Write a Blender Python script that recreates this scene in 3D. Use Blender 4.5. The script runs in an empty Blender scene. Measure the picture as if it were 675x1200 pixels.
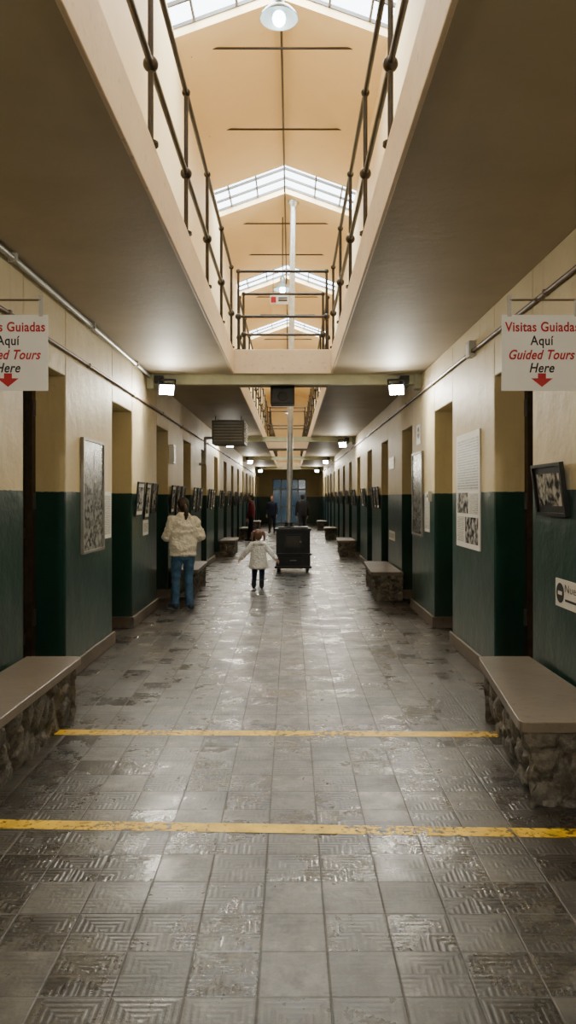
import bpy, math, random
from mathutils import Vector, Matrix, noise
from mathutils.bvhtree import BVHTree
random.seed(7)
EYE=1.6
XL,XR=-1.95,1.76
CZ=3.27; GZ=3.56
VL,VR=-0.79,0.56
Y0,Y1=-6.0,45.0
PER=2.65; OP0=5.35
HEAD=2.65
# ---------------------------------------------------------------- materials
def new_mat(name):
    m=bpy.data.materials.new(name); m.use_nodes=True
    nt=m.node_tree; b=nt.nodes['Principled BSDF']
    return m,nt,b
def setin(nt,sock,v):
    if v is None: return
    if hasattr(v,'is_output') or isinstance(v,bpy.types.NodeSocket): nt.links.new(v,sock)
    else:
        if isinstance(v,(tuple,list)) and len(v)==3 and sock.type=='RGBA': v=(*v,1)
        sock.default_value=v
def MA(nt,op,a,b=None,c=None,clamp=False):
    n=nt.nodes.new('ShaderNodeMath'); n.operation=op; n.use_clamp=clamp
    setin(nt,n.inputs[0],a); setin(nt,n.inputs[1],b)
    if c is not None: setin(nt,n.inputs[2],c)
    return n.outputs[0]
def MIX(nt,f,a,b):
    n=nt.nodes.new('ShaderNodeMix'); n.data_type='RGBA'
    setin(nt,n.inputs[0],f); setin(nt,n.inputs[6],a); setin(nt,n.inputs[7],b)
    return n.outputs[2]
def MR(nt,v,a,b,c=0.0,d=1.0):
    n=nt.nodes.new('ShaderNodeMapRange'); n.clamp=True
    setin(nt,n.inputs[0],v); 
    for i,x in enumerate((a,b,c,d)): n.inputs[i+1].default_value=x
    return n.outputs[0]
def NOI(nt,vec,scale,detail=4,rough=.55):
    n=nt.nodes.new('ShaderNodeTexNoise'); n.inputs['Scale'].default_value=scale
    n.inputs['Detail'].default_value=detail; n.inputs['Roughness'].default_value=rough
    if vec is not None: nt.links.new(vec,n.inputs['Vector'])
    return n.outputs['Fac']
def POS(nt):
    g=nt.nodes.new('ShaderNodeNewGeometry'); return g.outputs['Position']
def OBJC(nt):
    g=nt.nodes.new('ShaderNodeTexCoord'); return g.outputs['Object']
def SEP(nt,v):
    s=nt.nodes.new('ShaderNodeSeparateXYZ'); nt.links.new(v,s.inputs[0]); return s.outputs
def COMB(nt,x,y,z):
    s=nt.nodes.new('ShaderNodeCombineXYZ'); setin(nt,s.inputs[0],x);setin(nt,s.inputs[1],y);setin(nt,s.inputs[2],z); return s.outputs[0]
def BUMP(nt,b,h,strength=.3,dist=.01):
    n=nt.nodes.new('ShaderNodeBump'); n.inputs['Strength'].default_value=strength; n.inputs['Distance'].default_value=dist
    nt.links.new(h,n.inputs['Height']); nt.links.new(n.outputs[0],b.inputs['Normal'])
def simple(name,col,rough=.5,metal=0,var=.15,scale=6,bump=0,bscale=40,bdist=.004,obj=False):
    m,nt,b=new_mat(name); p=OBJC(nt) if obj else POS(nt)
    n=NOI(nt,p,scale)
    dark=tuple(c*(1-var) for c in col); lite=tuple(min(1,c*(1+var)) for c in col)
    setin(nt,b.inputs['Base Color'],MIX(nt,MR(nt,n,.3,.7),dark,lite))
    b.inputs['Roughness'].default_value=rough; b.inputs['Metallic'].default_value=metal
    if bump: BUMP(nt,b,NOI(nt,p,bscale,3),bump,bdist)
    return m
def emis(name,col,s):
    m,nt,b=new_mat(name); b.inputs['Base Color'].default_value=(*col,1)
    b.inputs['Emission Color'].default_value=(*col,1); b.inputs['Emission Strength'].default_value=s
    return m
def wall_mat():
    m,nt,b=new_mat('two_tone_wall_paint'); p=POS(nt); s=SEP(nt,p)
    n1=NOI(nt,p,1.3,5,.6); n2=NOI(nt,p,9,4)
    streak=NOI(nt,COMB(nt,MA(nt,'MULTIPLY',s[0],7.),MA(nt,'MULTIPLY',s[1],7.),MA(nt,'MULTIPLY',s[2],.9)),1.0,5,.65)
    cr=MIX(nt,MR(nt,n1,.3,.7),(.66,.54,.29),(.78,.66,.39))
    cr=MIX(nt,MR(nt,n2,.62,.78,0,.35),cr,(.46,.36,.19))
    cr=MIX(nt,MR(nt,streak,.55,.72,0,.35),cr,(.44,.34,.18))
    gr=MIX(nt,MR(nt,n1,.3,.7),(.0060,.038,.029),(.011,.060,.045))
    gr=MIX(nt,MR(nt,n2,.62,.75,0,.35),gr,(.035,.085,.066))
    low=MR(nt,s[2],.1,1.0,.75,0)
    gr=MIX(nt,MA(nt,'MULTIPLY',low,MR(nt,streak,.40,.62)),gr,(.030,.032,.024))
    gr=MIX(nt,MR(nt,NOI(nt,p,24,5,.7),.66,.72,0,.5),gr,(.10,.13,.10))
    zz=MA(nt,'ADD',s[2],MA(nt,'MULTIPLY',MA(nt,'SUBTRACT',NOI(nt,p,14,2),.5),.012))
    f=MA(nt,'GREATER_THAN',zz,1.65)
    setin(nt,b.inputs['Base Color'],MIX(nt,f,gr,cr))
    setin(nt,b.inputs['Roughness'],MR(nt,f,0,1,.30,.55))
    BUMP(nt,b,MA(nt,'ADD',NOI(nt,p,5,6,.6),MA(nt,'MULTIPLY',n1,1.5)),.45,.018)
    return m
def floor_mat():
    m,nt,b=new_mat('patterned_cement_tiles'); p=POS(nt); s=SEP(nt,p); T=.235
    u=MA(nt,'DIVIDE',MA(nt,'ADD',s[0],10*T+.107),T); v=MA(nt,'DIVIDE',MA(nt,'ADD',s[1],100*T),T)
    fu=MA(nt,'FRACT',u); fv=MA(nt,'FRACT',v); cu=MA(nt,'FLOOR',u); cv=MA(nt,'FLOOR',v)
    wn=nt.nodes.new('ShaderNodeTexWhiteNoise'); wn.noise_dimensions='2D'; nt.links.new(COMB(nt,cu,cv,0.),wn.inputs['Vector'])
    r=wn.outputs['Value']; r2=SEP(nt,wn.outputs['Color'])
    e=MA(nt,'MINIMUM',MA(nt,'MINIMUM',fu,MA(nt,'SUBTRACT',1.,fu)),MA(nt,'MINIMUM',fv,MA(nt,'SUBTRACT',1.,fv)))
    n1=NOI(nt,p,1.1,5,.6); n2=NOI(nt,p,6,6,.7); n3=NOI(nt,p,38,3); n4=NOI(nt,p,2.6,6,.75)
    grout=MR(nt,MA(nt,'SUBTRACT',e,MA(nt,'MULTIPLY',n3,.014)),.002,.014,1,0)
    a2=MA(nt,'MULTIPLY',fu,2.); b2=MA(nt,'MULTIPLY',fv,2.)
    par=MA(nt,'MODULO',MA(nt,'ADD',MA(nt,'FLOOR',a2),MA(nt,'FLOOR',b2)),2.)
    gu=MA(nt,'ABSOLUTE',MA(nt,'SUBTRACT',MA(nt,'FRACT',a2),par)); gv=MA(nt,'FRACT',b2)
    mx=MA(nt,'MAXIMUM',gu,gv)
    st=MA(nt,'SINE',MA(nt,'MULTIPLY',mx,2*math.pi*5.0)); st=MR(nt,st,-.7,.7)
    wear=MR(nt,MA(nt,'ADD',n4,MA(nt,'MULTIPLY',r,.22)),.52,.72,.9,.08)
    stw=MA(nt,'MULTIPLY',st,wear)
    c=MIX(nt,r,(.034,.029,.022),(.108,.094,.072))
    c=MIX(nt,MR(nt,n1,.38,.62,0,.6),c,(.075,.058,.039))
    c=MIX(nt,MR(nt,n4,.52,.64,0,.75),c,(.165,.148,.118))
    c=MIX(nt,MR(nt,n2,.36,.50,.75,0),c,(.018,.015,.011))
    c=MIX(nt,MR(nt,n2,.60,.68,0,.5),c,(.23,.21,.17))
    c=MIX(nt,MA(nt,'MULTIPLY',MA(nt,'SUBTRACT',1.,st),MA(nt,'MULTIPLY',wear,.55)),c,(.016,.013,.010))
    c=MIX(nt,MA(nt,'MULTIPLY',MA(nt,'GREATER_THAN',r2[2],.86),.5),c,(.030,.026,.021))
    dk=MA(nt,'GREATER_THAN',r2[1],.972)
    c=MIX(nt,MA(nt,'MULTIPLY',dk,.85),c,(.008,.0075,.007))
    c=MIX(nt,MA(nt,'MULTIPLY',grout,MR(nt,n1,.4,.6,.4,.85)),c,(.055,.044,.030))
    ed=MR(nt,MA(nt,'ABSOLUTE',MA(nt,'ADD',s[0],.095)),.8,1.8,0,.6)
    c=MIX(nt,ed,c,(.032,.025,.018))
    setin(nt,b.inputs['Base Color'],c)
    rg=MA(nt,'ADD',MR(nt,n4,.35,.65,.38,.12),MA(nt,'MULTIPLY',grout,.3))
    rg=MA(nt,'ADD',rg,MA(nt,'MULTIPLY',r2[0],.16))
    setin(nt,b.inputs['Roughness'],rg); b.inputs['Specular IOR Level'].default_value=.8
    h=MA(nt,'ADD',MA(nt,'MULTIPLY',stw,.5),MA(nt,'MULTIPLY',n3,.35))
    h=MA(nt,'SUBTRACT',h,MA(nt,'MULTIPLY',grout,.8)); h=MA(nt,'ADD',h,MA(nt,'MULTIPLY',n2,1.8)); h=MA(nt,'ADD',h,MA(nt,'MULTIPLY',r,.5))
    BUMP(nt,b,h,.55,.004)
    return m
def yellow_mat():
    m,nt,b=new_mat('worn_yellow_floor_paint'); p=POS(nt)
    setin(nt,b.inputs['Base Color'],MIX(nt,MR(nt,NOI(nt,p,9),.35,.65),(.60,.34,.004),(.86,.52,.01)))
    b.inputs['Roughness'].default_value=.45
    a=MA(nt,'ADD',NOI(nt,p,26,5,.7),MA(nt,'MULTIPLY',NOI(nt,p,1.6,2),.5))
    setin(nt,b.inputs['Alpha'],MR(nt,a,.78,.87,1,0))
    return m
def photo_mat(name,sc,tint=(1,1,1),lo=.02,hi=.6):
    m,nt,b=new_mat(name); p=POS(nt)
    n=NOI(nt,p,sc,3,.5)
    f=MR(nt,n,.40,.62)
    setin(nt,b.inputs['Base Color'],MIX(nt,f,tuple(lo*t for t in tint),tuple(hi*t for t in tint)))
    b.inputs['Roughness'].default_value=.25
    return m
def text_mat(name,bg,ink,rows=38):
    m,nt,b=new_mat(name); p=POS(nt); s=SEP(nt,p)
    z=MA(nt,'MULTIPLY',s[2],float(rows)); row=MA(nt,'FLOOR',z); fz=MA(nt,'FRACT',z)
    w=NOI(nt,COMB(nt,MA(nt,'MULTIPLY',s[1],70.),MA(nt,'MULTIPLY',row,5.37),0.),1.0,1)
    f=MA(nt,'MULTIPLY',MA(nt,'GREATER_THAN',w,.43),MA(nt,'LESS_THAN',fz,.5))
    setin(nt,b.inputs['Base Color'],MIX(nt,MA(nt,'MULTIPLY',f,.75),bg,ink)); b.inputs['Roughness'].default_value=.4
    return m
def stone_mat():
    m,nt,b=new_mat('rough_stone_masonry'); p=POS(nt)
    v=nt.nodes.new('ShaderNodeTexVoronoi'); v.inputs['Scale'].default_value=6.5; nt.links.new(p,v.inputs['Vector'])
    r=SEP(nt,v.outputs['Color'])[0]
    c=MIX(nt,r,(.055,.046,.033),(.17,.148,.11)); c=MIX(nt,MR(nt,NOI(nt,p,22,5,.7),.45,.7),c,(.24,.21,.165))
    c=MIX(nt,MR(nt,NOI(nt,p,12,5,.7),.30,.48,.85,0),c,(.018,.015,.011))
    setin(nt,b.inputs['Base Color'],c); b.inputs['Roughness'].default_value=.55
    BUMP(nt,b,NOI(nt,p,30,5,.7),.9,.02)
    return m
def concrete(name,a,bb,rough=.6,spots=True):
    m,nt,b=new_mat(name); p=POS(nt)
    c=MIX(nt,MR(nt,NOI(nt,p,1.2,5,.6),.3,.7),a,bb)
    if spots: c=MIX(nt,MR(nt,NOI(nt,p,17,5,.7),.58,.72,0,.6),c,tuple(x*.4 for x in a))
    setin(nt,b.inputs['Base Color'],c); b.inputs['Roughness'].default_value=rough
    BUMP(nt,b,NOI(nt,p,12,5,.6),.25,.01)
    return m
def glass_mat(name,tint):
    m=bpy.data.materials.new(name); m.use_nodes=True; nt=m.node_tree
    nt.nodes.remove(nt.nodes['Principled BSDF']); out=nt.nodes['Material Output']
    t=nt.nodes.new('ShaderNodeBsdfTransparent'); t.inputs[0].default_value=(*tint,1)
    g=nt.nodes.new('ShaderNodeBsdfGlossy'); g.inputs['Roughness'].default_value=.1
    mx=nt.nodes.new('ShaderNodeMixShader'); mx.inputs[0].default_value=.08
    nt.links.new(t.outputs[0],mx.inputs[1]); nt.links.new(g.outputs[0],mx.inputs[2]); nt.links.new(mx.outputs[0],out.inputs[0])
    return m
M_WALL=wall_mat(); M_FLOOR=floor_mat(); M_YEL=yellow_mat(); M_STONE=stone_mat()
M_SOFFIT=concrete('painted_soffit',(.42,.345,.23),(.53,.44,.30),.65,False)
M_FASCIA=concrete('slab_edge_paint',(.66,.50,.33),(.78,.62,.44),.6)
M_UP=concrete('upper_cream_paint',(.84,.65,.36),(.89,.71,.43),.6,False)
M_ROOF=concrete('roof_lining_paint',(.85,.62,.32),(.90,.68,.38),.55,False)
M_BENCH=concrete('bench_concrete',(.125,.098,.070),(.215,.170,.120),.42)
M_RAIL=simple('dark_railing_iron',(.022,.014,.010),.35,.2,.3,20)
M_BAR=simple('glazing_bar',(.08,.07,.06),.5)
M_GLASS=glass_mat('skylight_glass',(.9,.95,.97))
M_ENDGL=glass_mat('tinted_door_glass',(.045,.065,.078))
M_IRON=simple('black_cast_iron',(.016,.015,.015),.38,.4,.3,15,.3,60)
M_PIPE=simple('galvanized_pipe',(.50,.50,.49),.35,.6,.2,8)
M_COND=simple('brown_conduit',(.16,.10,.06),.45,.0,.2)
M_SILV=simple('grey_conduit',(.45,.44,.40),.4,.3,.15)
M_BEAM=simple('pale_green_beam',(.58,.60,.43),.4,0,.1)
M_BLACK=simple('black_plastic',(.012,.012,.013),.45,0,.2)
M_FRAME=simple('black_picture_frame',(.01,.01,.01),.35,0,.2)
M_WHITE=simple('white_board',(.86,.85,.83),.4,0,.03)
M_RED=simple('sign_red_ink',(.45,.006,.012),.5,0,.03)
M_INK=simple('sign_black_ink',(.008,.008,.014),.5,0,.03)
M_DOOR=simple('dark_cell_door_wood',(.024,.015,.010),.5,0,.4,10,.3,50)
M_DFR=simple('door_frame_dark',(.040,.024,.014),.5,0,.4,14)
M_STEEL=simple('bolt_steel',(.2,.19,.18),.4,.8)
M_P2=photo_mat('old_photograph_fine',16,(1,1,.97),.012,.60)
M_P3=photo_mat('faded_photo_board',14,(.95,1,.98),.10,.26)
M_P4=photo_mat('faded_photograph_print',18,(.95,1,.98),.05,.34)
M_TXT=text_mat('printed_text_panel',(.66,.68,.65),(.05,.05,.05))
M_TXTS=text_mat('printed_text_sheet',(.74,.74,.71),(.08,.08,.08),70)
M_GREYFR=simple('grey_aluminium_frame',(.30,.30,.28),.4,.5)
M_UNIT=simple('heater_grey_enamel',(.22,.22,.20),.45,.2,.1)
M_LED=emis('led_lens',(1,.98,.92),90)
M_BULB=emis('pendant_bulb',(.85,.95,1),14)
M_SHADE=simple('enamel_lamp_shade',(.30,.37,.38),.3,.3,.08)
M_BASE=concrete('baseboard_stone',(.085,.066,.048),(.155,.124,.093),.55)
# ---------------------------------------------------------------- mesh builder
class MB:
    def __init__(s): s.v=[];s.f=[];s.m=[];s.sm=[];s.mats=[]
    def mi(s,m):
        if m not in s.mats: s.mats.append(m)
        return s.mats.index(m)
    def add(s,vs,fs,mat,smooth=False,M=None):
        o=len(s.v); k=s.mi(mat)
        for p in vs:
            p=Vector(p); s.v.append(M@p if M else p)
        for f in fs: s.f.append([i+o for i in f]); s.m.append(k); s.sm.append(smooth)
    def box(s,x0,x1,y0,y1,z0,z1,mat,M=None):
        vs=[(x,y,z) for z in(z0,z1) for y in(y0,y1) for x in(x0,x1)]
        s.add(vs,[(0,2,3,1),(4,5,7,6),(0,1,5,4),(2,6,7,3),(0,4,6,2),(1,3,7,5)],mat,False,M)
    def prism(s,poly,z0,z1,mat):
        n=len(poly); vs=[(x,y,z0) for x,y in poly]+[(x,y,z1) for x,y in poly]
        fs=[tuple(reversed(range(n))),tuple(range(n,2*n))]+[(i,(i+1)%n,n+(i+1)%n,n+i) for i in range(n)]
        s.add(vs,fs,mat)
    def cyl(s,p0,p1,r0,mat,r1=None,seg=12):
        p0=Vector(p0);p1=Vector(p1); r1=r0 if r1 is None else r1
        d=(p1-p0).normalized(); a=d.orthogonal().normalized(); b=d.cross(a)
        vs=[]
        for p,r in((p0,r0),(p1,r1)):
            for i in range(seg):
                t=2*math.pi*i/seg; vs.append(p+a*math.cos(t)*r+b*math.sin(t)*r)
        s.add(vs,[(i,(i+1)%seg,seg+(i+1)%seg,seg+i) for i in range(seg)],mat,True)
        s.add(vs,[tuple(reversed(range(seg))),tuple(range(seg,2*seg))],mat,False)
    def sph(s,c,r,mat,sc=(1,1,1),seg=14,rings=8):
        c=Vector(c); vs=[];fs=[]
        for j in range(rings+1):
            ph=math.pi*j/rings
            for i in range(seg):
                t=2*math.pi*i/seg
                vs.append(c+Vector((math.sin(ph)*math.cos(t)*r*sc[0],math.sin(ph)*math.sin(t)*r*sc[1],math.cos(ph)*r*sc[2])))
        for j in range(rings):
            for i in range(seg):
                fs.append((j*seg+i,(j+1)*seg+i,(j+1)*seg+(i+1)%seg,j*seg+(i+1)%seg))
        s.add(vs,fs,mat,True)
    def lathe(s,c,prof,mat,seg=24):
        c=Vector(c); vs=[];fs=[]
        for r,z in prof:
            for i in range(seg):
                t=2*math.pi*i/seg; vs.append(c+Vector((r*math.cos(t),r*math.sin(t),z)))
        for j in range(len(prof)-1):
            for i in range(seg): fs.append((j*seg+i,j*seg+(i+1)%seg,(j+1)*seg+(i+1)%seg,(j+1)*seg+i))
        s.add(vs,fs,mat,True)
    def tube(s,pts,r,mat,seg=10):
        for i in range(len(pts)-1): s.cyl(pts[i],pts[i+1],r,mat,seg=seg)
        for p in pts[1:-1]: s.sph(p,r,mat,seg=seg,rings=6)
    def build(s,name,bevel=0,origin=None):
        me=bpy.data.meshes.new(name)
        if origin is None:
            mn=[min(v[i] for v in s.v) for i in range(3)]; mx=[max(v[i] for v in s.v) for i in range(3)]
            origin=Vector(((mn[0]+mx[0])/2,(mn[1]+mx[1])/2,mn[2]))
        origin=Vector(origin)
        me.from_pydata([v-origin for v in s.v],[],s.f)
        for m in s.mats: me.materials.append(m)
        for p,k,sm in zip(me.polygons,s.m,s.sm): p.material_index=k; p.use_smooth=sm
        me.update()
        ob=bpy.data.objects.new(name,me); ob.location=origin; bpy.context.collection.objects.link(ob)
        if bevel:
            md=ob.modifiers.new('Bevel','BEVEL'); md.width=bevel; md.segments=2; md.limit_method='ANGLE'; md.angle_limit=math.radians(40)
        return ob
def text_mesh(body,width,height,mat,shear=0,bold=.0):
    cu=bpy.data.curves.new('txt','FONT'); cu.body=body; cu.size=1; cu.shear=shear; cu.offset=bold; cu.align_x='CENTER'; cu.extrude=0.0
    cu.space_character=1.06
    ob=bpy.data.objects.new('txt',cu); bpy.context.collection.objects.link(ob)
    dg=bpy.context.evaluated_depsgraph_get(); me=bpy.data.meshes.new_from_object(ob.evaluated_get(dg))
    vs=[v.co.copy() for v in me.vertices]; fs=[tuple(p.vertices) for p in me.polygons]
    bpy.data.objects.remove(ob)
    x0=min(v.x for v in vs);x1=max(v.x for v in vs)
    sx=width/(x1-x0); sy=height/.70
    return [(( v.x-(x0+x1)/2)*sx, v.y*sy) for v in vs],fs
# ---------------------------------------------------------------- room shell
b=MB(); b.box(-2.5,2.35,Y0-.3,Y1+.3,-.1,0,M_FLOOR); b.build('floor')
opens=[(OP0+PER*k,OP0+PER*k+1.0) for k in range(-4,15)]
faces=[]
prev=Y0
for a,c in opens: faces.append((prev,a)); prev=c
faces.append((prev,Y1))
for side,X,sg in(('left',XL,-1),('right',XR,1)):
    b=MB(); xo=X+sg*.45
    x0,x1=min(X,xo),max(X,xo)
    for a,c in faces: b.box(x0,x1,a,c,0,CZ,M_WALL)
    for a,c in opens: b.box(x0,x1,a,c,HEAD,CZ,M_WALL)
    b.build('wall_'+side,.012)
    b=MB()
    for a,c in faces:
        p=X-sg*.03; q=X+sg*.30
        b.box(min(p,X),max(p,X),a-.03,c+.03,0,.14,M_BASE)
        if a>Y0: b.box(min(X,q),max(X,q),a-.03,a,0,.14,M_BASE)
        if c<Y1: b.box(min(X,q),max(X,q),c,c+.03,0,.14,M_BASE)
    b.build('baseboard_'+side,.01)
# cell doors
di=1
for side,X,sg in(('left',XL,-1),('right',XR,1)):
    for a,c in opens:
        b=MB()
        def bx(d0,d1,ya,yb,z0,z1,m):
            p,q=X+sg*d0,X+sg*d1; b.box(min(p,q),max(p,q),ya,yb,z0,z1,m)
        bx(.26,.40,a,a+.09,0,HEAD,M_DFR); bx(.26,.40,c-.09,c,0,HEAD,M_DFR); bx(.26,.40,a+.09,c-.09,HEAD-.09,HEAD,M_DFR)
        bx(.33,.38,a+.09,c-.09,.02,HEAD-.09,M_DOOR)
        for i in range(4): 
            y=a+.09+.82*i/4; bx(.322,.33,y+.01,y+.195,.04,HEAD-.11,M_DOOR)
        for z in(.35,1.25,2.15): bx(.31,.322,a+.10,c-.10,z,z+.09,M_DFR)
        bx(.295,.31,a+.15,a+.42,1.10,1.14,M_STEEL); bx(.30,.322,a+.40,a+.62,1.45,1.60,M_STEEL)
        for z in(.5,1.5,2.3): bx(.245,.26,c-.06,c-.03,z,z+.14,M_STEEL)
        b.build('door_%d'%di); di+=1
# slab / lower ceiling
b=MB()
voids=[(-5.0,9.84),(11.05,24.85),(26.05,42.0)]
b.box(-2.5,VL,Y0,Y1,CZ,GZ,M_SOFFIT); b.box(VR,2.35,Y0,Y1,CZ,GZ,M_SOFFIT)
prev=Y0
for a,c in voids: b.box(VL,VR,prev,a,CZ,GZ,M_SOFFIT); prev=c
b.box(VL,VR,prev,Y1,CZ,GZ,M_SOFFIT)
b.build('ceiling')
ti=1
for a,c in voids:
    b=MB(); t=.025
    b.box(VL,VL+t,a,c,CZ-.012,GZ+.02,M_FASCIA); b.box(VR-t,VR,a,c,CZ-.012,GZ+.02,M_FASCIA)
    b.box(VL+t,VR-t,a,a+t,CZ-.012,GZ+.02,M_FASCIA); b.box(VL+t,VR-t,c-t,c,CZ-.012,GZ+.02,M_FASCIA)
    b.box(VL-.10,VL,a,c,GZ,GZ+.02,M_FASCIA); b.box(VR,VR+.10,a,c,GZ,GZ+.02,M_FASCIA)
    b.box(VL,VR,c,c+.1,GZ,GZ+.02,M_FASCIA); b.box(VL,VR,a-.1,a,GZ,GZ+.02,M_FASCIA)
    b.build('trim_%d'%ti,.006); ti+=1
# upper walls
UL,UR=-1.50,1.27; EV=7.55; RG=8.05; RX=-.115
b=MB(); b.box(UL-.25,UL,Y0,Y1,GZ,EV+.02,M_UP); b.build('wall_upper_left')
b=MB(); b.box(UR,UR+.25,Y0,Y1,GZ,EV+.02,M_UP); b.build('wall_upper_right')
# end walls with glazed door
b=MB()
b.box(-2.5,-1.15,Y1,Y1+.3,0,CZ,M_WALL); b.box(.95,2.35,Y1,Y1+.3,0,CZ,M_WALL); b.box(-1.15,.95,Y1,Y1+.3,2.75,CZ,M_WALL)
b.box(-2.5,2.35,Y1,Y1+.3,CZ,RG+.3,M_UP); b.build('wall_end')
b=MB(); b.box(-2.5,2.35,Y0-.3,Y0,0,CZ,M_WALL); b.box(-2.5,2.35,Y0-.3,Y0,CZ,RG+.3,M_UP); b.build('wall_back')
b=MB()
for x in(-1.15,-.65,-.14,.39,.87): b.box(x,x+.08,Y1+.05,Y1+.15,0,2.75,M_GREYFR)
for z in(0,1.0,2.05,2.67): b.box(-1.07,.87,Y1+.06,Y1+.14,z,z+.08,M_GREYFR)
b.box(-1.1,.9,Y1+.09,Y1+.11,.05,2.7,M_ENDGL); b.build('glazed_exit_door')
# roof with skylights
SK=[(8.2+6.05*k,9.5+6.05*k) for k in range(-2,6)]
m_sl=(RG-EV)/(RX-UL)
def prof(x): return RG-abs(x-RX)*m_sl
def roofseg(b,y0,y1,zo,th,mat):
    xs=[UL-.25,RX,UR+.25]
    for i in(0,1):
        xa,xb=xs[i],xs[i+1]; za,zb=prof(xa)+zo,prof(xb)+zo
        vs=[(xa,y0,za),(xb,y0,zb),(xb,y1,zb),(xa,y1,za),(xa,y0,za+th),(xb,y0,zb+th),(xb,y1,zb+th),(xa,y1,za+th)]
        b.add(vs,[(3,2,1,0),(4,5,6,7),(0,1,5,4),(1,2,6,5),(2,3,7,6),(3,0,4,7)],mat)
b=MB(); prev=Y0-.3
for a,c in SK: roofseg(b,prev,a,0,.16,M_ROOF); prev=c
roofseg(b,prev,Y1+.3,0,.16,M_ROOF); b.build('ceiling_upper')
wi=1
for a,c in SK:
    b=MB()
    roofseg(b,a-.02,c+.02,.165,.006,M_GLASS)
    n=3
    for i in range(n+1):
        y=a+(c-a)*i/n; roofseg(b,y-.015,y+.015,.11,.05,M_BAR)
    for x in(-1.25,-.70,RX-.02,.50,1.02):
        z=prof(x)+.11; b.box(x-.014,x+.014,a,c,z,z+.045,M_BAR)
    b.build('window_%d'%wi); wi+=1
# ridge conduit and cross rods
b=MB(); b.cyl((-.13,Y0,RG-.09),(-.13,Y1,RG-.09),.018,M_RAIL,seg=8); b.build('ridge_conduit')
for y in(-2,4.2,10.0,12.2,16.4,18.5,22.4,24.6,28.4,30.6,36.0):
    b=MB(); b.cyl((-1.36,y,7.86-.14),(1.13,y,7.86-.14),.016,M_RAIL,seg=8)
    b.cyl((-1.36,y,7.72),(-1.36,y,prof(-1.36)),.012,M_RAIL,seg=8); b.cyl((1.13,y,7.72),(1.13,y,prof(1.13)),.012,M_RAIL,seg=8)
    b.build('ceiling_tie_rod')
# ---------------------------------------------------------------- railings
def rail_run(p0,p1,n):
    b=MB(); p0=Vector(p0); p1=Vector(p1); T=1.07; Mz=.46
    up=Vector((0,0,1))
    b.cyl(p0+up*T,p1+up*T,.019,M_RAIL); b.cyl(p0+up*Mz,p1+up*Mz,.019,M_RAIL)
    for i in range(n+1):
        q=p0.lerp(p1,i/n)
        b.cyl(q,q+up*T,.017,M_RAIL); b.sph(q+up*Mz,.045,M_RAIL); b.sph(q+up*T,.033,M_RAIL)
        b.cyl(q,q+up*.02,.045,M_RAIL)
    b.build('gallery_railing')
zt=GZ+.02
rail_run((VL,-4.25,zt),(VL,9.72,zt),10)
rail_run((VR,-4.25,zt),(VR,9.72,zt),10)
rail_run((VL+.08,9.90,zt),(VR-.08,9.90,zt),1)
rail_run((VL+.08,11.0,zt),(VR-.08,11.0,zt),1)
rail_run((VL,11.2,zt),(VL,24.7,zt),10); rail_run((VR,11.2,zt),(VR,24.7,zt),10)
rail_run((VL+.08,24.92,zt),(VR-.08,24.92,zt),1); rail_run((VL+.08,25.98,zt),(VR-.08,25.98,zt),1)
rail_run((VL,26.2,zt),(VL,41.8,zt),11); rail_run((VR,26.2,zt),(VR,41.8,zt),11)
# small notice on bridge rail
b=MB(); b.box(-.28,-.03,9.865,9.875,4.20,4.32,M_WHITE); b.box(-.27,-.20,9.860,9.865,4.22,4.30,M_RED); b.box(-.17,-.05,9.860,9.865,4.24,4.26,M_INK); b.box(-.17,-.05,9.860,9.865,4.275,4.29,M_INK)
b.cyl((-.24,9.875,4.32),(-.24,9.875,4.65),.004,M_RAIL,seg=6); b.cyl((-.07,9.875,4.32),(-.07,9.875,4.65),.004,M_RAIL,seg=6)
b.build('rail_notice_sign')
# ---------------------------------------------------------------- beam, floods, speaker
for y in(-1.6,10.0,20.2,30.0,40.2):
    b=MB(); b.box(-1.86,1.67,y-.05,y+.05,CZ-.135,CZ-.012,M_BEAM); b.box(-1.86,1.67,y-.065,y+.065,CZ-.012,CZ,M_BEAM)
    b.box(XL,-1.86,y-.09,y+.09,CZ-.2,CZ,M_BEAM); b.box(1.67,XR,y-.09,y+.09,CZ-.2,CZ,M_BEAM)
    b.build('cross_beam',.004)
def flood(x,y,z,sg,energy,fwd=False,pitch=30,cone=150):
    b=MB()
    yaw=sg*math.radians(-18)
    R=Matrix.Translation((x,y,z))@Matrix.Rotation(math.pi-yaw if fwd else yaw,4,'Z')@Matrix.Rotation(math.radians(pitch),4,'X')
    b.box(-.10,.10,0,.05,-.072,.072,M_BLACK,R)
    for i in range(6): b.box(-.09+i*.033,-.083+i*.033,.05,.075,-.065,.065,M_BLACK,R)
    b.box(-.092,.092,-.012,0,-.066,.066,M_LED,R)
    b.box(-.115,-.10,.0,.04,-.02,.14,M_BLACK,R); b.box(.10,.115,.0,.04,-.02,.14,M_BLACK,R); b.box(-.115,.115,.0,.04,.125,.14,M_BLACK,R)
    b.cyl(R@Vector((0,.02,.13)),(x+sg*.12,y+(-.13 if fwd else .13),CZ-.08),.014,M_BLACK)
    bx_=x+sg*.12; by=y+(-.10 if fwd else .10)
    b.box(bx_-.06,bx_+.06,by-.04,by+.04,CZ-.13,CZ-.03,M_BLACK)
    b.build('led_floodlight')
    l=bpy.data.lights.new('flood','SPOT'); l.energy=energy; l.spot_size=math.radians(cone); l.spot_blend=.9; l.shadow_soft_size=.10; l.color=(1,.93,.77)
    o=bpy.data.objects.new('flood_beam_light',l); o.location=R@Vector((0,-.06,0)); bpy.context.collection.objects.link(o)
    d=(R.to_3x3()@Vector((0,-1,0))); o.rotation_euler=d.to_track_quat('-Z','Y').to_euler()
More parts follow.
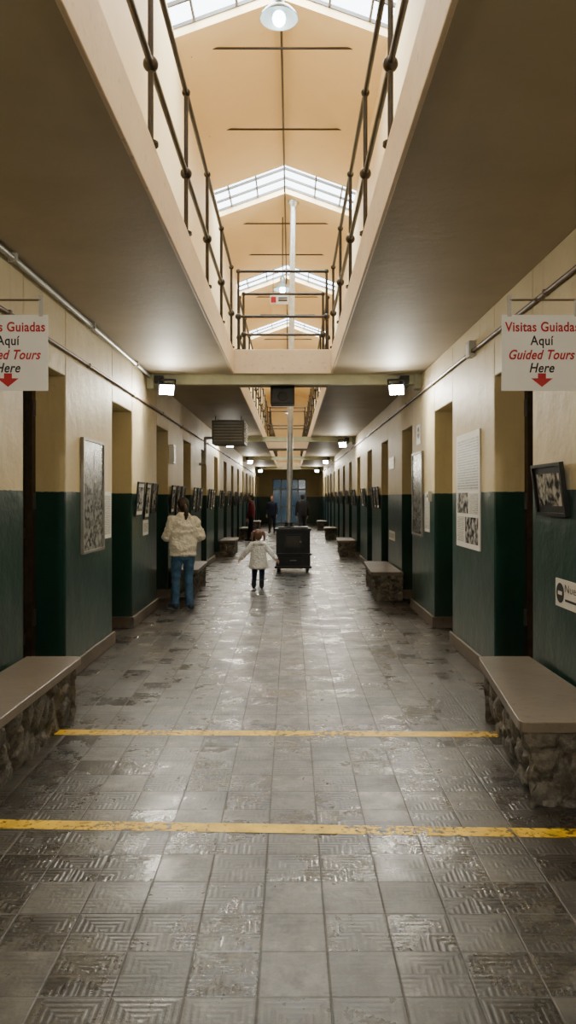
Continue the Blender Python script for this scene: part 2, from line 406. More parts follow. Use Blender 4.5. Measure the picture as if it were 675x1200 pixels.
for y,e in((9.80,190),(20.0,130),(29.8,160),(39.8,200)):  # second and last pairs are added to brighten the deeper corridor
    flood(-1.66,y,3.04,-1,e); flood(1.41,y,3.04,1,e)
flood(-1.60,-1.4,3.04,-1,155,True,22,150); flood(1.41,-1.4,3.04,1,155,True,22,150)  # added pair behind the camera, brightens near walls, soffit and signs
b=MB(); b.box(-.29,.05,10.40,10.72,2.93,3.22,M_BLACK); b.box(-.27,.03,10.385,10.40,2.95,3.20,M_FRAME)
b.cyl((-.12,10.39,3.03),(-.12,10.375,3.03),.075,M_BLACK,.06,20); b.cyl((-.12,10.39,3.15),(-.12,10.38,3.15),.03,M_BLACK,.022,16)
b.box(-.2,-.04,10.5,10.6,3.22,CZ,M_STEEL); b.build('hanging_loudspeaker',.006)
# ---------------------------------------------------------------- heater
b=MB()
b.box(-1.62,-.95,15.0,15.75,2.70,3.18,M_UNIT)
for i in range(7): 
    z=2.75+i*.06; b.box(-1.58,-1.0,14.96,15.0,z,z+.022,M_SILV)
    b.box(-.95,-.925,15.06,15.7,z,z+.022,M_SILV)
b.box(-1.5,-1.06,14.98,15.2,3.16,3.185,M_UNIT)
for x in(-1.55,-1.02):
    for y in(15.08,15.66): b.cyl((x,y,3.18),(x,y,CZ),.01,M_STEEL,seg=8)
b.tube([(-1.62,15.4,2.85),(-1.80,15.4,2.85),(-1.80,15.4,2.3),(XL+.02,15.4,2.3)],.03,M_PIPE)
b.build('ceiling_heater_unit',.008)
# ---------------------------------------------------------------- conduits
b=MB(); b.cyl((XL+.02,Y0,2.86),(XL+.02,Y1,2.86),.016,M_COND,seg=8)
for y in range(-5,44,2): b.box(XL,XL+.04,y,y+.03,2.84,2.88,M_COND)
b.build('wall_conduit')
b=MB(); b.cyl((XL+.05,Y0,3.235),(XL+.05,9.9,3.235),.022,M_SILV,seg=8)
for y in range(-5,10,2): b.box(XL+.02,XL+.08,y,y+.03,3.21,CZ,M_SILV)
b.build('ceiling_conduit')
b=MB(); b.cyl((XR-.02,Y0,3.0),(XR-.02,Y1,3.0),.018,M_COND,seg=8)
for y in range(-5,44,2): b.box(XR-.04,XR,y,y+.03,2.98,3.02,M_COND)
b.build('wall_conduit')
# ---------------------------------------------------------------- stove + chimney
SX,SY=.045,15.8
b=MB()
x0,x1=-.32,.41
for x in(x0+.06,x1-.06):
    for y in(SY-.2,SY+.28): 
        b.cyl((x,y,0),(x,y,.10),.03,M_IRON,.045); b.cyl((x,y,0),(x,y,.015),.045,M_IRON)
b.box(x0-.03,x1+.03,SY-.32,SY+.36,.10,.15,M_IRON); b.box(x0,x1,SY-.28,SY+.32,.15,.38,M_IRON)
b.box(x0-.035,x1+.035,SY-.33,SY+.36,.38,.42,M_IRON); b.box(x0+.02,x1-.02,SY-.26,SY+.30,.42,.90,M_IRON)
b.box(x0-.02,x1+.02,SY-.31,SY+.34,.90,.94,M_IRON); b.box(x0+.05,x1-.05,SY-.24,SY+.27,.94,.97,M_IRON)
b.box(-.14,.23,SY-.29,SY-.26,.50,.82,M_IRON); b.box(-.11,.20,SY-.30,SY-.285,.54,.78,M_FRAME); b.box(-.09,.18,SY-.305,SY-.30,.58,.74,simple('mica_window',(.05,.045,.035),.1))
b.cyl((.20,SY-.33,.66),(.20,SY-.28,.66),.012,M_STEEL); b.sph((.20,SY-.34,.66),.022,M_STEEL)
for z in(.56,.74): b.cyl((-.135,SY-.295,z),(-.135,SY-.295,z+.05),.014,M_IRON)
b.box(-.14,.23,SY-.30,SY-.28,.20,.33,M_IRON); b.cyl((-.02,SY-.32,.27),(.11,SY-.32,.27),.008,M_STEEL)
for x in(-.02,.11): b.cyl((x,SY-.32,.27),(x,SY-.30,.27),.007,M_STEEL,seg=8)
for x in(x0+.02,x1-.02): b.box(x-.015,x+.015,SY-.275,SY-.255,.42,.90,M_IRON)
b.lathe((-.045,SY,.97),[(.11,0),(.11,.02),(.085,.05),(.085,.09)],M_IRON)
b.build('cast_iron_stove',.006)
b=MB(); b.cyl((-.045,SY,1.0),(.05,SY,7.97),.062,M_PIPE,seg=20)
for t in(.16,.33,.5,.67,.83):
    p=Vector((-.045,SY,1.0)).lerp(Vector((.05,SY,7.97)),t); b.cyl(p-Vector((0,0,.03)),p+Vector((0,0,.03)),.068,M_PIPE,seg=20)
b.lathe((.05,SY,7.84),[(.064,0),(.12,.08),(.12,.13)],M_PIPE)
b.build('stove_chimney_pipe')
# ---------------------------------------------------------------- pendants
for y,x in((-.4,-.13),(8.0,-.13),(16.6,-.19),(24.8,-.13),(33.2,-.13),(41.0,-.13)):
    b=MB(); z=6.82 if y<10 else 6.3
    b.cyl((x,y,z+.28),(x,y,RG-.11),.012,M_RAIL,seg=8)
    b.lathe((x,y,z),[(.21,0),(.205,.012),(.19,.04),(.15,.085),(.09,.12),(.06,.14),(.06,.26),(.035,.30),(0,.30)],M_SHADE,28)
    b.lathe((x,y,z),[(.205,0),(.195,.01),(.14,.075),(.08,.10),(0,.11)],M_SHADE,28)
    b.sph((x,y,z+.0),.075,M_BULB,(1,1,1.1))
    b.build('pendant_lamp')
    l=bpy.data.lights.new('pend','POINT'); l.energy=15; l.shadow_soft_size=.08; l.color=(.95,.98,1)
    o=bpy.data.objects.new('pendant_light',l); o.location=(x,y,z-.12); bpy.context.collection.objects.link(o)
# ---------------------------------------------------------------- floor lines
def fline(x0,x1,ya,yb,w):
    b=MB(); b.add([(x0,ya-w/2,.002),(x1,yb-w/2,.002),(x1,yb+w/2,.002),(x0,ya+w/2,.002)],[(0,1,2,3)],M_YEL); b.build('yellow_floor_line')
fline(-1.60,1.45,3.60,3.49,.095); fline(-1.60,1.42,5.0,4.95,.11)
# ---------------------------------------------------------------- benches
def bench(sg,X,ya,yb,da,db,H=.45,seed=0):
    b=MB()
    def P(t,d):
        return (X-sg*d, ya+(yb-ya)*t)
    poly=[P(0,.002),P(0,da),P(1,db),P(1,.002)]
    def rc(a,c,d,r=.06):
        a=Vector((*a,0));c=Vector((*c,0));d=Vector((*d,0)); u=(a-c).normalized(); v=(d-c).normalized()
        out=[]
        for i in range(5):
            t=i/4; p=(c+u*r)*(1-t)**2+c*2*t*(1-t)+(c+v*r)*t*t; out.append((p.x,p.y))
        return out
    poly=[poly[0]]+rc(poly[0],poly[1],poly[2])+rc(poly[1],poly[2],poly[3])+[poly[3]]
    ar=sum(poly[i][0]*poly[(i+1)%len(poly)][1]-poly[(i+1)%len(poly)][0]*poly[i][1] for i in range(len(poly)))
    if ar<0: poly=poly[::-1]
    b.prism(poly,H-.055,H,M_BENCH)
    path=[]; i0=.03
    c=[Vector((X-sg*.002,ya+i0,0)),Vector((X-sg*(da-.035),ya+i0,0)),Vector((X-sg*(db-.035),yb-i0,0)),Vector((X-sg*.002,yb-i0,0))]
    for i in range(3):
        L=(c[i+1]-c[i]).length; n=max(2,int(L/.025))
        nn=(c[i+1]-c[i]).normalized(); nrm=Vector((nn.y,-nn.x,0)); 
        mid=(c[i]+c[i+1])/2; cen=(c[0]+c[2])/2
        if nrm.dot(mid-cen)<0: nrm=-nrm
        for k in range(n+(1 if i==2 else 0)): path.append((c[i].lerp(c[i+1],k/n),nrm))
    rows=16; vs=[];fs=[]
    for j in range(rows+1):
        z=(H-.05)*j/rows
        for p,nr in path:
            q=Vector((p.x,p.y,z)); d,_=noise.voronoi(q*6.5)
            e=min(d[1]-d[0],.25)/.25
            inset=.06*(1-j/rows)
            q=q-nr*inset*(1 if abs(nr.x)>.5 else .3)+nr*(e*.04-.025)
            if abs(q.x)>abs(X)-.002: q.x=X-sg*.002
            vs.append(q)
    n=len(path)
    for j in range(rows):
        for i in range(n-1):
            f=(j*n+i,j*n+i+1,(j+1)*n+i+1,(j+1)*n+i); fs.append(f)
    b.add(vs,fs,M_STONE,True)
    b.build('stone_bench',.012)
bench(-1,XL+.03,3.72,5.32,.41,.41)
bench(1,XR-.03,3.75,5.32,.56,.375)
for k in(3,6,9,12):
    a=3.7+PER*k
    bench(-1,XL+.03,a+.02,a+1.6,.44,.42,.45); bench(1,XR-.03,a-.0 if k>3 else a-.35,a+1.6,.5,.42,.45)
# ---------------------------------------------------------------- wall pictures
def panel(name,side,y0,y1,z0,z1,kind,tilt=0,th=.02):
    X,sg=(XL,-1) if side=='L' else (XR,1)
    b=MB(); h=z1-z0
    M=Matrix.Translation((X-sg*.003,0,z0))@Matrix.Rotation(-sg*math.radians(tilt),4,'Y')
    def bx(d0,d1,ya,yb,za,zb,m):
        p,q=-sg*d0,-sg*d1; b.box(min(p,q),max(p,q),ya,yb,za-z0,zb-z0,m,M)
    if kind=='framed':
        w=.022
        bx(0,th,y0,y1,z0,z0+w,M_FRAME);bx(0,th,y0,y1,z1-w,z1,M_FRAME);bx(0,th,y0,y0+w,z0+w,z1-w,M_FRAME);bx(0,th,y1-w,y1,z0+w,z1-w,M_FRAME)
        bx(0,th*.5,y0+w,y1-w,z0+w,z1-w,M_WHITE if random.random()<.35 and y0>6 else M_FRAME)
        g=.045; bx(th*.5,th*.6,y0+w+g,y1-w-g,z0+w+g,z1-w-g,M_P2)
    elif kind=='board':
        w=.025
        bx(0,.03,y0,y1,z0,z0+w,M_GREYFR);bx(0,.03,y0,y1,z1-w,z1,M_GREYFR);bx(0,.03,y0,y0+w,z0+w,z1-w,M_GREYFR);bx(0,.03,y1-w,y1,z0+w,z1-w,M_GREYFR)
        bx(0,.018,y0+w,y1-w,z0+w,z1-w,M_P3)
        W=y1-y0
        for i in range(2):
            for j in range(4):
                ya=y0+.06+i*(W-.09)/2; za=z0+.06+j*(h-.1)/4
                bx(.018,.02,ya,ya+(W-.09)/2-.05,za,za+(h-.1)/4-.05,M_P4)
    elif kind=='poster':
        bx(0,.012,y0,y1,z0,z1,M_WHITE)
        W=y1-y0
        bx(.012,.0135,y0+.05,y1-.05,z0+h*.50,z1-.06,M_TXT)
        bx(.012,.0135,y0+.05,y0+W*.42,z0+h*.30,z0+h*.47,M_TXTS); bx(.012,.0135,y0+W*.46,y1-.05,z0+h*.30,z0+h*.48,M_P2)
        bx(.012,.0135,y0+.05,y0+W*.6,z0+.05,z0+h*.27,M_P2); bx(.012,.0135,y0+W*.64,y1-.05,z0+.05,z0+h*.27,M_TXTS)
    elif kind=='sheet':
        bx(0,.006,y0,y1,z0,z1,M_WHITE); bx(.006,.007,y0+.03,y1-.03,z0+.04,z1-.04,M_TXTS)
    b.build(name)
panel('photo_display_board','L',6.79,7.56,1.07,2.16,'board')
panel('text_sheet','L',7.62,7.92,1.17,1.66,'sheet')
for a,c,z0,z1 in((9.12,9.55,1.36,1.80),(9.66,10.0,1.32,1.80),(10.1,10.5,1.38,1.80)): panel('framed_photograph','L',a,c,z0,z1,'framed',5)
panel('text_sheet','L',9.64,9.98,1.10,1.30,'sheet')
for k in range(3,13):
    a=3.7+PER*k
    for j in range(3):
        y=a+.12+j*.52; panel('framed_photograph','L',y,y+.38,1.35-.05*(j%2),1.80,'framed',5)
panel('display_poster','R',6.79,7.74,1.10,2.24,'poster')
panel('framed_photograph','R',4.62,5.17,1.48,1.83,'framed',7,.03)
panel('photo_display_board','R',9.72,10.50,1.08,2.22,'board')
panel('text_sheet','R',9.28,9.62,1.16,1.66,'sheet')
panel('text_sheet','R',12.5,13.1,2.1,2.3,'sheet'); panel('text_sheet','R',12.4,13.1,.86,1.02,'sheet')
for k in range(4,13):
    a=3.7+PER*k
    for j in range(2 if k%2 else 3):
        y=a+.15+j*.5; panel('framed_photograph','R',y,y+.4,1.38,1.82,'framed',5)
# plaques with plain stand-in mark
def plaque(side,y0,y1,z0,z1,words=None,r=.07):
    X,sg=(XL,-1) if side=='L' else (XR,1)
    b=MB(); p,q=X,X-sg*.008
    b.box(min(p,q),max(p,q),y0,y1,z0,z1,M_WHITE)
    yc=(y1-r-.02) if words else (y0+y1)/2; zc=(z0+z1)/2 if words else z1-r-.03
    b.cyl((q,yc,zc),(q-sg*.002,yc,zc),r,M_INK,seg=28); b.box(min(q-sg*.002,q-sg*.003),max(q-sg*.002,q-sg*.003),yc-.035,yc+.035,zc-.012,zc+.012,M_WHITE)
    if words:
        vs,fs=text_mesh(words,(y1-y0)-2*r-.06,.05,M_INK)
        cy=(y0+y1-2*r)/2-.01
        b.add([(q-sg*.0015,cy-u*1.0,zc+.015+w) if sg==1 else (q-sg*.0015,cy+u,zc+w) for u,w in vs],fs,M_INK)
        b.box(min(q,q-sg*.001),max(q,q-sg*.001),y0+.04,yc-r-.02,zc-.045,zc-.03,M_INK)
    b.build('wall_plaque')
plaque('R',4.30,4.86,.89,1.07,'Nuestro',.065)
plaque('R',9.95,10.25,2.33,2.60,None,.08)
b=MB(); b.box(XR-.05,XR,9.15,9.25,1.55,1.68,M_WHITE); b.box(XR-.055,XR-.05,9.18,9.22,1.60,1.64,M_INK); b.build('light_switch_box')
b=MB(); b.box(XL,XL+.07,11.75,12.0,2.15,2.45,M_WHITE); b.box(XL+.07,XL+.075,11.78,11.97,2.18,2.42,M_SILV); b.build('electrical_box')
b=MB(); b.box(XR-.06,XR,7.0,7.14,2.95,3.1,M_SILV); b.box(XR-.065,XR-.06,7.02,7.12,2.97,3.08,M_WHITE); b.build('junction_box')
# ---------------------------------------------------------------- guided tours signs
def tour_sign(xa,xb,sg,hx):
    y=4.4; z0,z1=1.6+.64,1.6+1.095; c=(xa+xb)/2
    b=MB(); b.box(xa,xb,y,y+.006,z0,z1,M_WHITE)
    rows=[('Visitas Guiadas',.445,.056,M_RED,0,.024,1.6+(583-387.5)*4.4/860-.004),
          ('Aquí',.140,.056,M_INK,0,.018,1.6+(583-403.5)*4.4/860-.004),
          ('Guided Tours',.395,.056,M_RED,.32,.024,1.6+(583-420.5)*4.4/860-.002),
          ('Here',.150,.056,M_INK,.25,.020,1.6+(583-435.5)*4.4/860-.004)]
    for t,w,h,m,s,bo,z in rows:
        vs,fs=text_mesh(t,w,h,m,s,bo)
        b.add([(c+u,y-.0015,z+q) for u,q in vs],fs,m)
    az=1.6+(583-437.5)*4.4/860
    b.add([(c-.024,y-.0015,az),(c-.024,y-.0015,az-.035),(c+.024,y-.0015,az-.035),(c+.024,y-.0015,az)],[(0,1,2,3)],M_RED)
    b.add([(c-.065,y-.0016,az-.03),(c,y-.0016,az-.082),(c+.065,y-.0016,az-.03)],[(0,1,2)],M_RED)
    X=XL if sg<0 else XR
    b.cyl((X,y+.003,z1+.09),(hx,y+.003,z1+.09),.006,M_COND,seg=8)
    b.box(hx-.012,hx+.012,y-.002,y+.008,z1-.01,z1+.12,M_SILV); wx=X-sg*.05
    b.box(wx-.012,wx+.012,y-.002,y+.008,z1-.01,z1+.10,M_SILV)
    b.cyl((X,y+.003,z1+.09),(X-sg*.012,y+.003,z1+.09),.03,M_SILV)
    b.build('guided_tours_sign')
tour_sign(1.264,1.745,1,1.31); tour_sign(-1.935,-1.458,-1,-1.50)
# ---------------------------------------------------------------- people
def ring(c,a,bv,rx,ry,seg): return [c+a*math.cos(2*math.pi*i/seg)*rx+bv*math.sin(2*math.pi*i/seg)*ry for i in range(seg)]
class Fig:
    def __init__(s): s.parts={}
    def _add(s,l,vs,fs):
        V,F=s.parts.setdefault(l,([],[])); o=len(V); V+=vs; F+=[tuple(i+o for i in f) for f in fs]
    def loft(s,l,secs,seg=18):
        vs=[];n=len(secs)
        for c,a,bv,rx,ry in secs: vs+=ring(c,a,bv,rx,ry,seg)
        fs=[(j*seg+i,j*seg+(i+1)%seg,(j+1)*seg+(i+1)%seg,(j+1)*seg+i) for j in range(n-1) for i in range(seg)]
        fs+=[tuple(reversed(range(seg))),tuple(range((n-1)*seg,n*seg))]
        s._add(l,vs,fs)
    def seg(s,l,a,b,ra,rb,n=14):
        a=Vector(a);b=Vector(b);d=(b-a).normalized();u=d.orthogonal().normalized();w=d.cross(u)
        secs=[]
        for t in(75,50,25): r=math.radians(t); secs.append((a-d*ra*math.sin(r),u,w,ra*math.cos(r),ra*math.cos(r)))
        secs+=[(a,u,w,ra,ra),(b,u,w,rb,rb)]
        for t in(25,50,75): r=math.radians(t); secs.append((b+d*rb*math.sin(r),u,w,rb*math.cos(r),rb*math.cos(r)))
        s.loft(l,secs,n)
    def chain(s,l,pts,rs):
        for i in range(len(pts)-1): s.seg(l,pts[i],pts[i+1],rs[i],rs[i+1])
    def ell(s,l,c,r,M=None):
        c=Vector(c); X,Y,Z=Vector((1,0,0)),Vector((0,1,0)),Vector((0,0,1)); secs=[]
        for t in range(-85,86,17):
            q=math.radians(t); secs.append((Vector((0,0,math.sin(q)*r[2])),X,Y,r[0]*math.cos(q),r[1]*math.cos(q)))
        secs2=[]
        for cc,a,bv,rx,ry in secs:
            if M: secs2.append((c+M@cc,M@a,M@bv,rx,ry))
            else: secs2.append((c+cc,a,bv,rx,ry))
        s.loft(l,secs2,18)
    def vert(s,l,rows,seg=22):
        X,Y=Vector((1,0,0)),Vector((0,1,0))
        s.loft(l,[(Vector((cx,cy,z)),X,Y,rx,ry) for z,cx,cy,rx,ry in rows],seg)
def remesh(V,F,vox,smooth=2):
    me=bpy.data.meshes.new('tmp'); me.from_pydata(V,[],F); me.update()
    ob=bpy.data.objects.new('tmp',me); bpy.context.collection.objects.link(ob)
    m=ob.modifiers.new('r','REMESH'); m.mode='VOXEL'; m.voxel_size=vox
    if smooth: m2=ob.modifiers.new('s','SMOOTH'); m2.factor=.5; m2.iterations=smooth
    dg=bpy.context.evaluated_depsgraph_get(); out=bpy.data.meshes.new_from_object(ob.evaluated_get(dg))
    bpy.data.objects.remove(ob)
    vs=[v.co.copy() for v in out.vertices]; fs=[tuple(p.vertices) for p in out.polygons]
    return vs,fs
def finish(fig,name,mats,loc,yaw,vox,hands=None,fluff=(),folds=()):
    V=[];F=[];trees={}
    for l,(v,f) in fig.parts.items():
        o=len(V); V+=v; F+=[tuple(i+o for i in q) for q in f]
        trees[l]=BVHTree.FromPolygons(v,f)
    vs,fs=remesh(V,F,vox)
    labels=list(fig.parts); mb=MB()
    lab=[]
    for f in fs:
        c=Vector((0,0,0))
        for i in f: c+=vs[i]
        c/=len(f); best=labels[0];bd=9
        for l in labels:
            r=trees[l].find_nearest(c,bd)
            if r[0] is not None and r[3]<bd: bd=r[3];best=l
        lab.append(best)
    vl={}
    for f,l in zip(fs,lab):
        for i in f: vl[i]=l
    for i,l in vl.items():
        if l in fluff:
            vs[i]=vs[i]+noise.noise_vector(vs[i]*38)*fluff[l]
        if l in folds:
            q=vs[i]; vs[i]=q+noise.noise_vector(Vector((q.x*9,q.y*9,q.z*16)))*folds[l]
    for l in labels:
        mb.add([],[],mats[l])
    for v in vs: mb.v.append(v)
    for f,l in zip(fs,lab): mb.f.append(f); mb.m.append(mb.mi(mats[l])); mb.sm.append(True)
    if hands:
        for (hv,hf,hm) in hands: mb.add(hv,hf,hm,True)
    ob=mb.build(name,origin=(0,0,0)); ob.location=loc; ob.rotation_euler=(0,0,yaw)
    return ob
def hand(wrist,direc,palmn,side,sc,mat):
    f=Fig(); d=Vector(direc).normalized(); n=Vector(palmn); n=(n-d*n.dot(d)).normalized(); a=d.cross(n)*side
    w=Vector(wrist)
    f.seg('h',w-d*.03*sc,w+d*.02*sc,.024*sc,.026*sc)
    for k in range(4):
        o=(k-1.5)*.019*sc
        f.seg('h',w+d*.015*sc+a*o*.6,w+d*.078*sc+a*o,.014*sc,.012*sc)
        L=[.066,.074,.070,.054][k]*sc; p=w+d*.078*sc+a*o
        ang=0; rr=.0092*sc; dd=d
        for j,fr in enumerate((.45,.31,.24)):
            ang+=.30+.06*k; dd=(d*math.cos(ang)+n*math.sin(ang)+a*(k-1.5)*.06).normalized()
            q=p+dd*L*fr; f.seg('h',p,q,rr,rr*.9,10); p=q; rr*=.9
    p=w+d*.018*sc-a*.022*sc; td=(d*.75-a*.65+n*.3).normalized()
    for L,r in((.034,.013),(.028,.011),(.022,.0095)):
        q=p+td*L*sc; f.seg('h',p,q,r*sc,r*.9*sc,10); p=q; td=(td+d*.25+n*.1).normalized()
    v,fc=f.parts['h']; vs,fs=remesh(v,fc,.0042*sc,2)
    return (vs,fs,mat)
def head(f,c,s,skin='skin',tilt=0):
    R=Matrix.Rotation(-tilt,3,'X'); c=Vector(c)
    P=lambda x,y,z:c+R@Vector((x*s,y*s,z*s))
    f.ell(skin,P(0,-.02,.10),(.345*s,.40*s,.37*s),R); f.ell(skin,P(0,.10,-.16),(.27*s,.28*s,.32*s),R)
    f.seg(skin,P(0,.30,-.42),P(0,.24,-.40),.085*s,.12*s)
    f.seg(skin,P(0,.385,.0),P(0,.44,-.12),.035*s,.055*s)
    for q in(-1,1):
        f.ell(skin,P(.35*q,-.02,-.04),(.035*s,.075*s,.13*s),R)
        f.seg(skin,P(.06*q,.37,.07),P(.2*q,.34,.07),.03*s,.03*s)
        f.ell('eye',P(.135*q,.345,.0),(.055*s,.045*s,.035*s),R)
    f.seg('lip',P(-.08,.365,-.25),P(.08,.365,-.25),.028*s,.028*s)
SKIN=simple('skin',(.56,.34,.24),.5,0,.08,20,obj=True); EYEM=simple('eye_dark',(.03,.02,.015),.2); LIP=simple('lips',(.42,.14,.11),.45)
def cloth(name,col,sc=60,bump=.5,rough=.85,var=.15): return simple(name,col,rough,0,var,12,bump,sc,.006,obj=True)
BOOT=simple('shoe_black',(.015,.015,.02),.5,obj=True); SOLE=simple('shoe_sole',(.35,.34,.33),.6,obj=True)
# --- woman
f=Fig()
f.vert('jacket',[(.775,0,0,.172,.125),(.79,0,0,.192,.142),(.82,0,0,.182,.134),(.86,0,0,.196,.146),(.96,0,.0,.198,.146),(1.06,0,0,.190,.138),(1.14,0,-.005,.192,.138),(1.24,0,-.01,.190,.130),(1.31,0,-.012,.160,.105),(1.355,0,-.01,.10,.085),(1.385,0,-.005,.070,.072)])
f.chain('jacket',[(.160,-.01,1.275),(.250,-.035,1.04),(.17,.19,.985)],[.070,.064,.048])
f.chain('jacket',[(-.160,-.01,1.275),(-.240,.03,1.04),(-.12,.25,1.09)],[.070,.064,.048])
f.seg('jacket',(-.05,-.075,1.345),(.05,-.075,1.345),.038,.038)
f.vert('jeans',[(.72,0,0,.13,.10),(.80,0,0,.160,.118),(.90,0,0,.160,.11)])
f.chain('jeans',[(.085,-.005,.80),(.082,.03,.46),(.088,-.03,.085)],[.090,.064,.055])
f.chain('jeans',[(-.085,.0,.80),(-.094,.05,.46),(-.10,.05,.085)],[.090,.064,.055])
for x,y,t in((.095,-.03,.12),(-.105,.05,-.15)):
    a=Vector((x,y-.035,.055)); bb=Vector((x+t*.3,y+.14,.042))
    f.seg('shoe',a,bb,.047,.040); f.seg('shoe',(x,y,.06),(x,y,.11),.046,.048)
    f.seg('sole',a-Vector((0,.005,.030)),bb-Vector((0,-.008,.022)),.025,.022)
    f.seg('sole',a+Vector((.025,0,-.030)),bb+Vector((.02,0,-.022)),.024,.021); f.seg('sole',a+Vector((-.025,0,-.030)),bb+Vector((-.02,0,-.022)),.024,.021)
f.seg('skin',(0,-.0,1.34),(0,.02,1.42),.050,.050)
hc=(0,.035,1.495); head(f,hc,.205,tilt=.22)
f.ell('hair',(0,.012,1.525),(.083,.092,.082)); f.ell('hair',(0,-.03,1.49),(.080,.062,.092)); f.ell('hair',(.0,-.045,1.44),(.058,.045,.06))
f.seg('tie',(0,-.085,1.475),(0,-.095,1.472),.024,.024)
f.chain('hair',[(0,-.095,1.475),(.01,-.122,1.42),(.015,-.130,1.36),(.01,-.130,1.30)],[.028,.034,.027,.012])
hs=[hand((.135,.235,.985),(-.45,.85,.1),(-.6,-.2,-.3),1,1,SKIN),hand((-.10,.285,1.10),(.3,.9,.15),(.6,-.1,-.3),-1,1,SKIN)]
FLEECE=cloth('cream_fleece',(.86,.80,.66),70,.9); JEANS=cloth('blue_denim',(.05,.13,.24),90,.4,.8,.5); HAIR=simple('dark_brown_hair',(.035,.020,.013),.45,0,.5,60,.6,120,obj=True)
finish(f,'woman_in_fleece_jacket',{'jacket':FLEECE,'jeans':JEANS,'shoe':simple('navy_sneaker',(.012,.018,.035),.5),'sole':SOLE,'skin':SKIN,'eye':EYEM,'lip':LIP,'hair':HAIR,'tie':BOOT},(-1.53,10.42,0),math.radians(22),.0085,hs,{'jacket':.008},{'jacket':.018,'jeans':.010})
# --- girl
f=Fig()
f.vert('coat',[(.355,0,0,.155,.125),(.375,0,0,.172,.140),(.50,0,0,.152,.122),(.62,0,0,.135,.108),(.74,0,0,.128,.098),(.80,0,0,.10,.08),(.835,0,0,.06,.058)])
f.chain('coat',[(.10,0,.775),(.20,-.01,.655),(.295,.0,.545)],[.052,.050,.046])
f.chain('coat',[(-.10,0,.775),(-.205,-.01,.66),(-.295,.0,.550)],[.052,.050,.046])
f.seg('coat',(-.05,-.07,.80),(.05,-.07,.80),.042,.042)
f.vert('leg',[(.34,0,0,.10,.08),(.40,0,0,.12,.10),(.45,0,0,.11,.09)])
f.chain('leg',[(.06,0,.40),(.06,.01,.24),(.062,-.045,.10)],[.060,.047,.038])
f.chain('leg',[(-.06,.0,.40),(-.075,.04,.24),(-.085,.03,.08)],[.060,.047,.038])
for x,y,z in((.062,-.045,.012),(-.085,.03,0)):
    f.seg('boot',(x,y-.02,.038+z),(x,y+.085,.034+z),.036,.033); f.seg('boot',(x,y-.005,.05+z),(x,y-.005,.12+z),.042,.045); f.seg('boot',(x,y-.025,.018+z*.6),(x,y+.09,.018),.018,.018)
f.seg('skin',(0,0,.80),(0,.01,.87),.036,.036)
head(f,(0,.01,.945),.185,tilt=.05)
f.ell('hair',(0,-.012,.965),(.080,.088,.082)); f.ell('hair',(0,-.03,.93),(.074,.062,.075))
for q in(-1,1):
    f.seg('tie',(.066*q,-.03,1.0),(.080*q,-.032,1.005),.018,.018)
    f.chain('hair',[(.085*q,-.033,1.0),(.105*q,-.04,.965),(.112*q,-.05,.90),(.105*q,-.055,.845)],[.022,.027,.024,.010])
hs=[hand((.315,.0,.525),(.62,.1,-.75),(-.3,.3,-.4),1,.68,SKIN),hand((-.315,.0,.53),(-.62,.1,-.75),(.3,.3,-.4),-1,.68,SKIN)]
finish(f,'girl_in_white_coat',{'coat':cloth('white_fluffy_coat',(.86,.81,.72),80,1.0),'leg':cloth('navy_leggings',(.012,.018,.05)),'boot':BOOT,'skin':SKIN,'eye':EYEM,'lip':LIP,'hair':simple('auburn_hair',(.17,.085,.045),.45,0,.4,60,.5,120,obj=True),'tie':simple('pink_hair_tie',(.7,.15,.25),.5)},(-.57,12.86,0),math.radians(-4),.0065,hs,{'coat':.010})
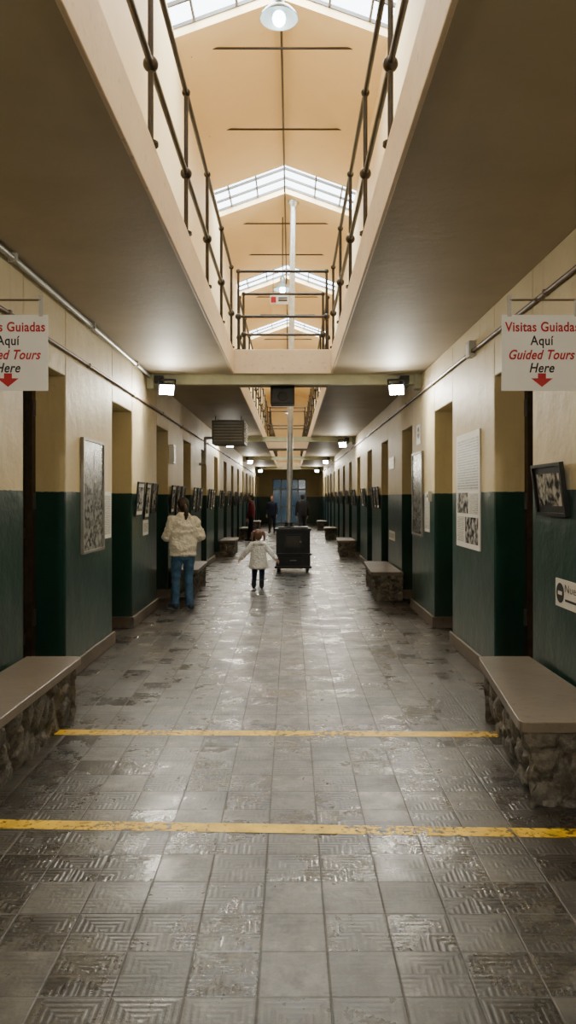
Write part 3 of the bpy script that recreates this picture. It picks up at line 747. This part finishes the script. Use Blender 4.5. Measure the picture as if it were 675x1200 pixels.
# --- distant visitors
def visitor(loc,yaw,H,top,bot,hat=None,step=.12):
    f=Fig(); k=H/1.7
    S=lambda *p:Vector(p)*k
    f.vert('top',[(z*k,0,cy*k,rx*k,ry*k) for z,cy,rx,ry in((.82,0,.17,.12),(.95,0,.18,.125),(1.15,0,.19,.13),(1.32,0,.20,.12),(1.40,0,.16,.095),(1.45,0,.08,.07))])
    for q in(-1,1):
        f.chain('top',[S(.185*q,0,1.37),S(.235*q,-.03*q,1.10),S(.24*q,.08,.86)],[.062*k,.052*k,.04*k])
        f.chain('bot',[S(.09*q,0,.88),S(.09*q,step*.5*q+.03,.48),S(.09*q,step*q,.09)],[.095*k,.066*k,.05*k])
        f.seg('boot',S(.09*q,step*q-.03,.045),S(.095*q,step*q+.14,.04),.045*k,.04*k)
    f.vert('bot',[(.78*k,0,0,.13*k,.10*k),(.90*k,0,0,.165*k,.115*k)])
    f.seg('skin',S(0,0,1.42),S(0,.01,1.50),.05*k,.05*k); head(f,S(0,.02,1.585),.215*k)
    f.ell('hair',S(0,-.01,1.62),(.085*k,.098*k,.085*k)); f.ell('hair',S(0,-.035,1.57),(.08*k,.065*k,.09*k))
    hs=[hand(S(.24*q,.10,.83),(0,.15,-1),(-q,.2,0),q,k,SKIN) for q in(-1,1)]
    finish(f,'museum_visitor',{'top':top,'bot':bot,'boot':BOOT,'skin':SKIN,'eye':EYEM,'lip':LIP,'hair':hat or HAIR},loc,yaw,.014,hs)
visitor((-.85,33,0),math.radians(170),1.66,cloth('dark_navy_coat',(.02,.025,.05)),cloth('dark_trousers',(.015,.015,.018)),simple('red_wool_hat',(.45,.10,.04),.8))
visitor((.46,30,0),math.radians(10),1.74,cloth('black_coat',(.02,.018,.018)),cloth('grey_trousers',(.03,.03,.035)))
visitor((-1.45,27.0,0),math.radians(80),1.70,cloth('maroon_coat',(.14,.012,.02)),cloth('black_trousers',(.012,.012,.015)))
# ---------------------------------------------------------------- light
w=bpy.data.worlds.new('World'); bpy.context.scene.world=w; w.use_nodes=True
bg=w.node_tree.nodes['Background']; bg.inputs[0].default_value=(.93,.97,1,1); bg.inputs[1].default_value=12.0
for a,c in SK:
    l=bpy.data.lights.new('skylight_daylight','AREA'); l.shape='RECTANGLE'; l.size=2.8; l.size_y=1.5; l.energy=520; l.color=(1,.98,.93)
    o=bpy.data.objects.new('skylight_daylight',l); o.location=(RX,(a+c)/2,8.6); bpy.context.collection.objects.link(o)
# ---------------------------------------------------------------- camera
cam=bpy.data.cameras.new('camera'); co=bpy.data.objects.new('camera',cam); bpy.context.collection.objects.link(co)
co.location=(0,0,EYE); co.rotation_euler=(math.radians(90),0,0)
cam.sensor_fit='VERTICAL'; cam.sensor_height=36; cam.lens=860*36/1200; cam.shift_x=-3.5/1200; cam.shift_y=-17/1200
cam.clip_start=.05; cam.clip_end=200
bpy.context.scene.camera=co
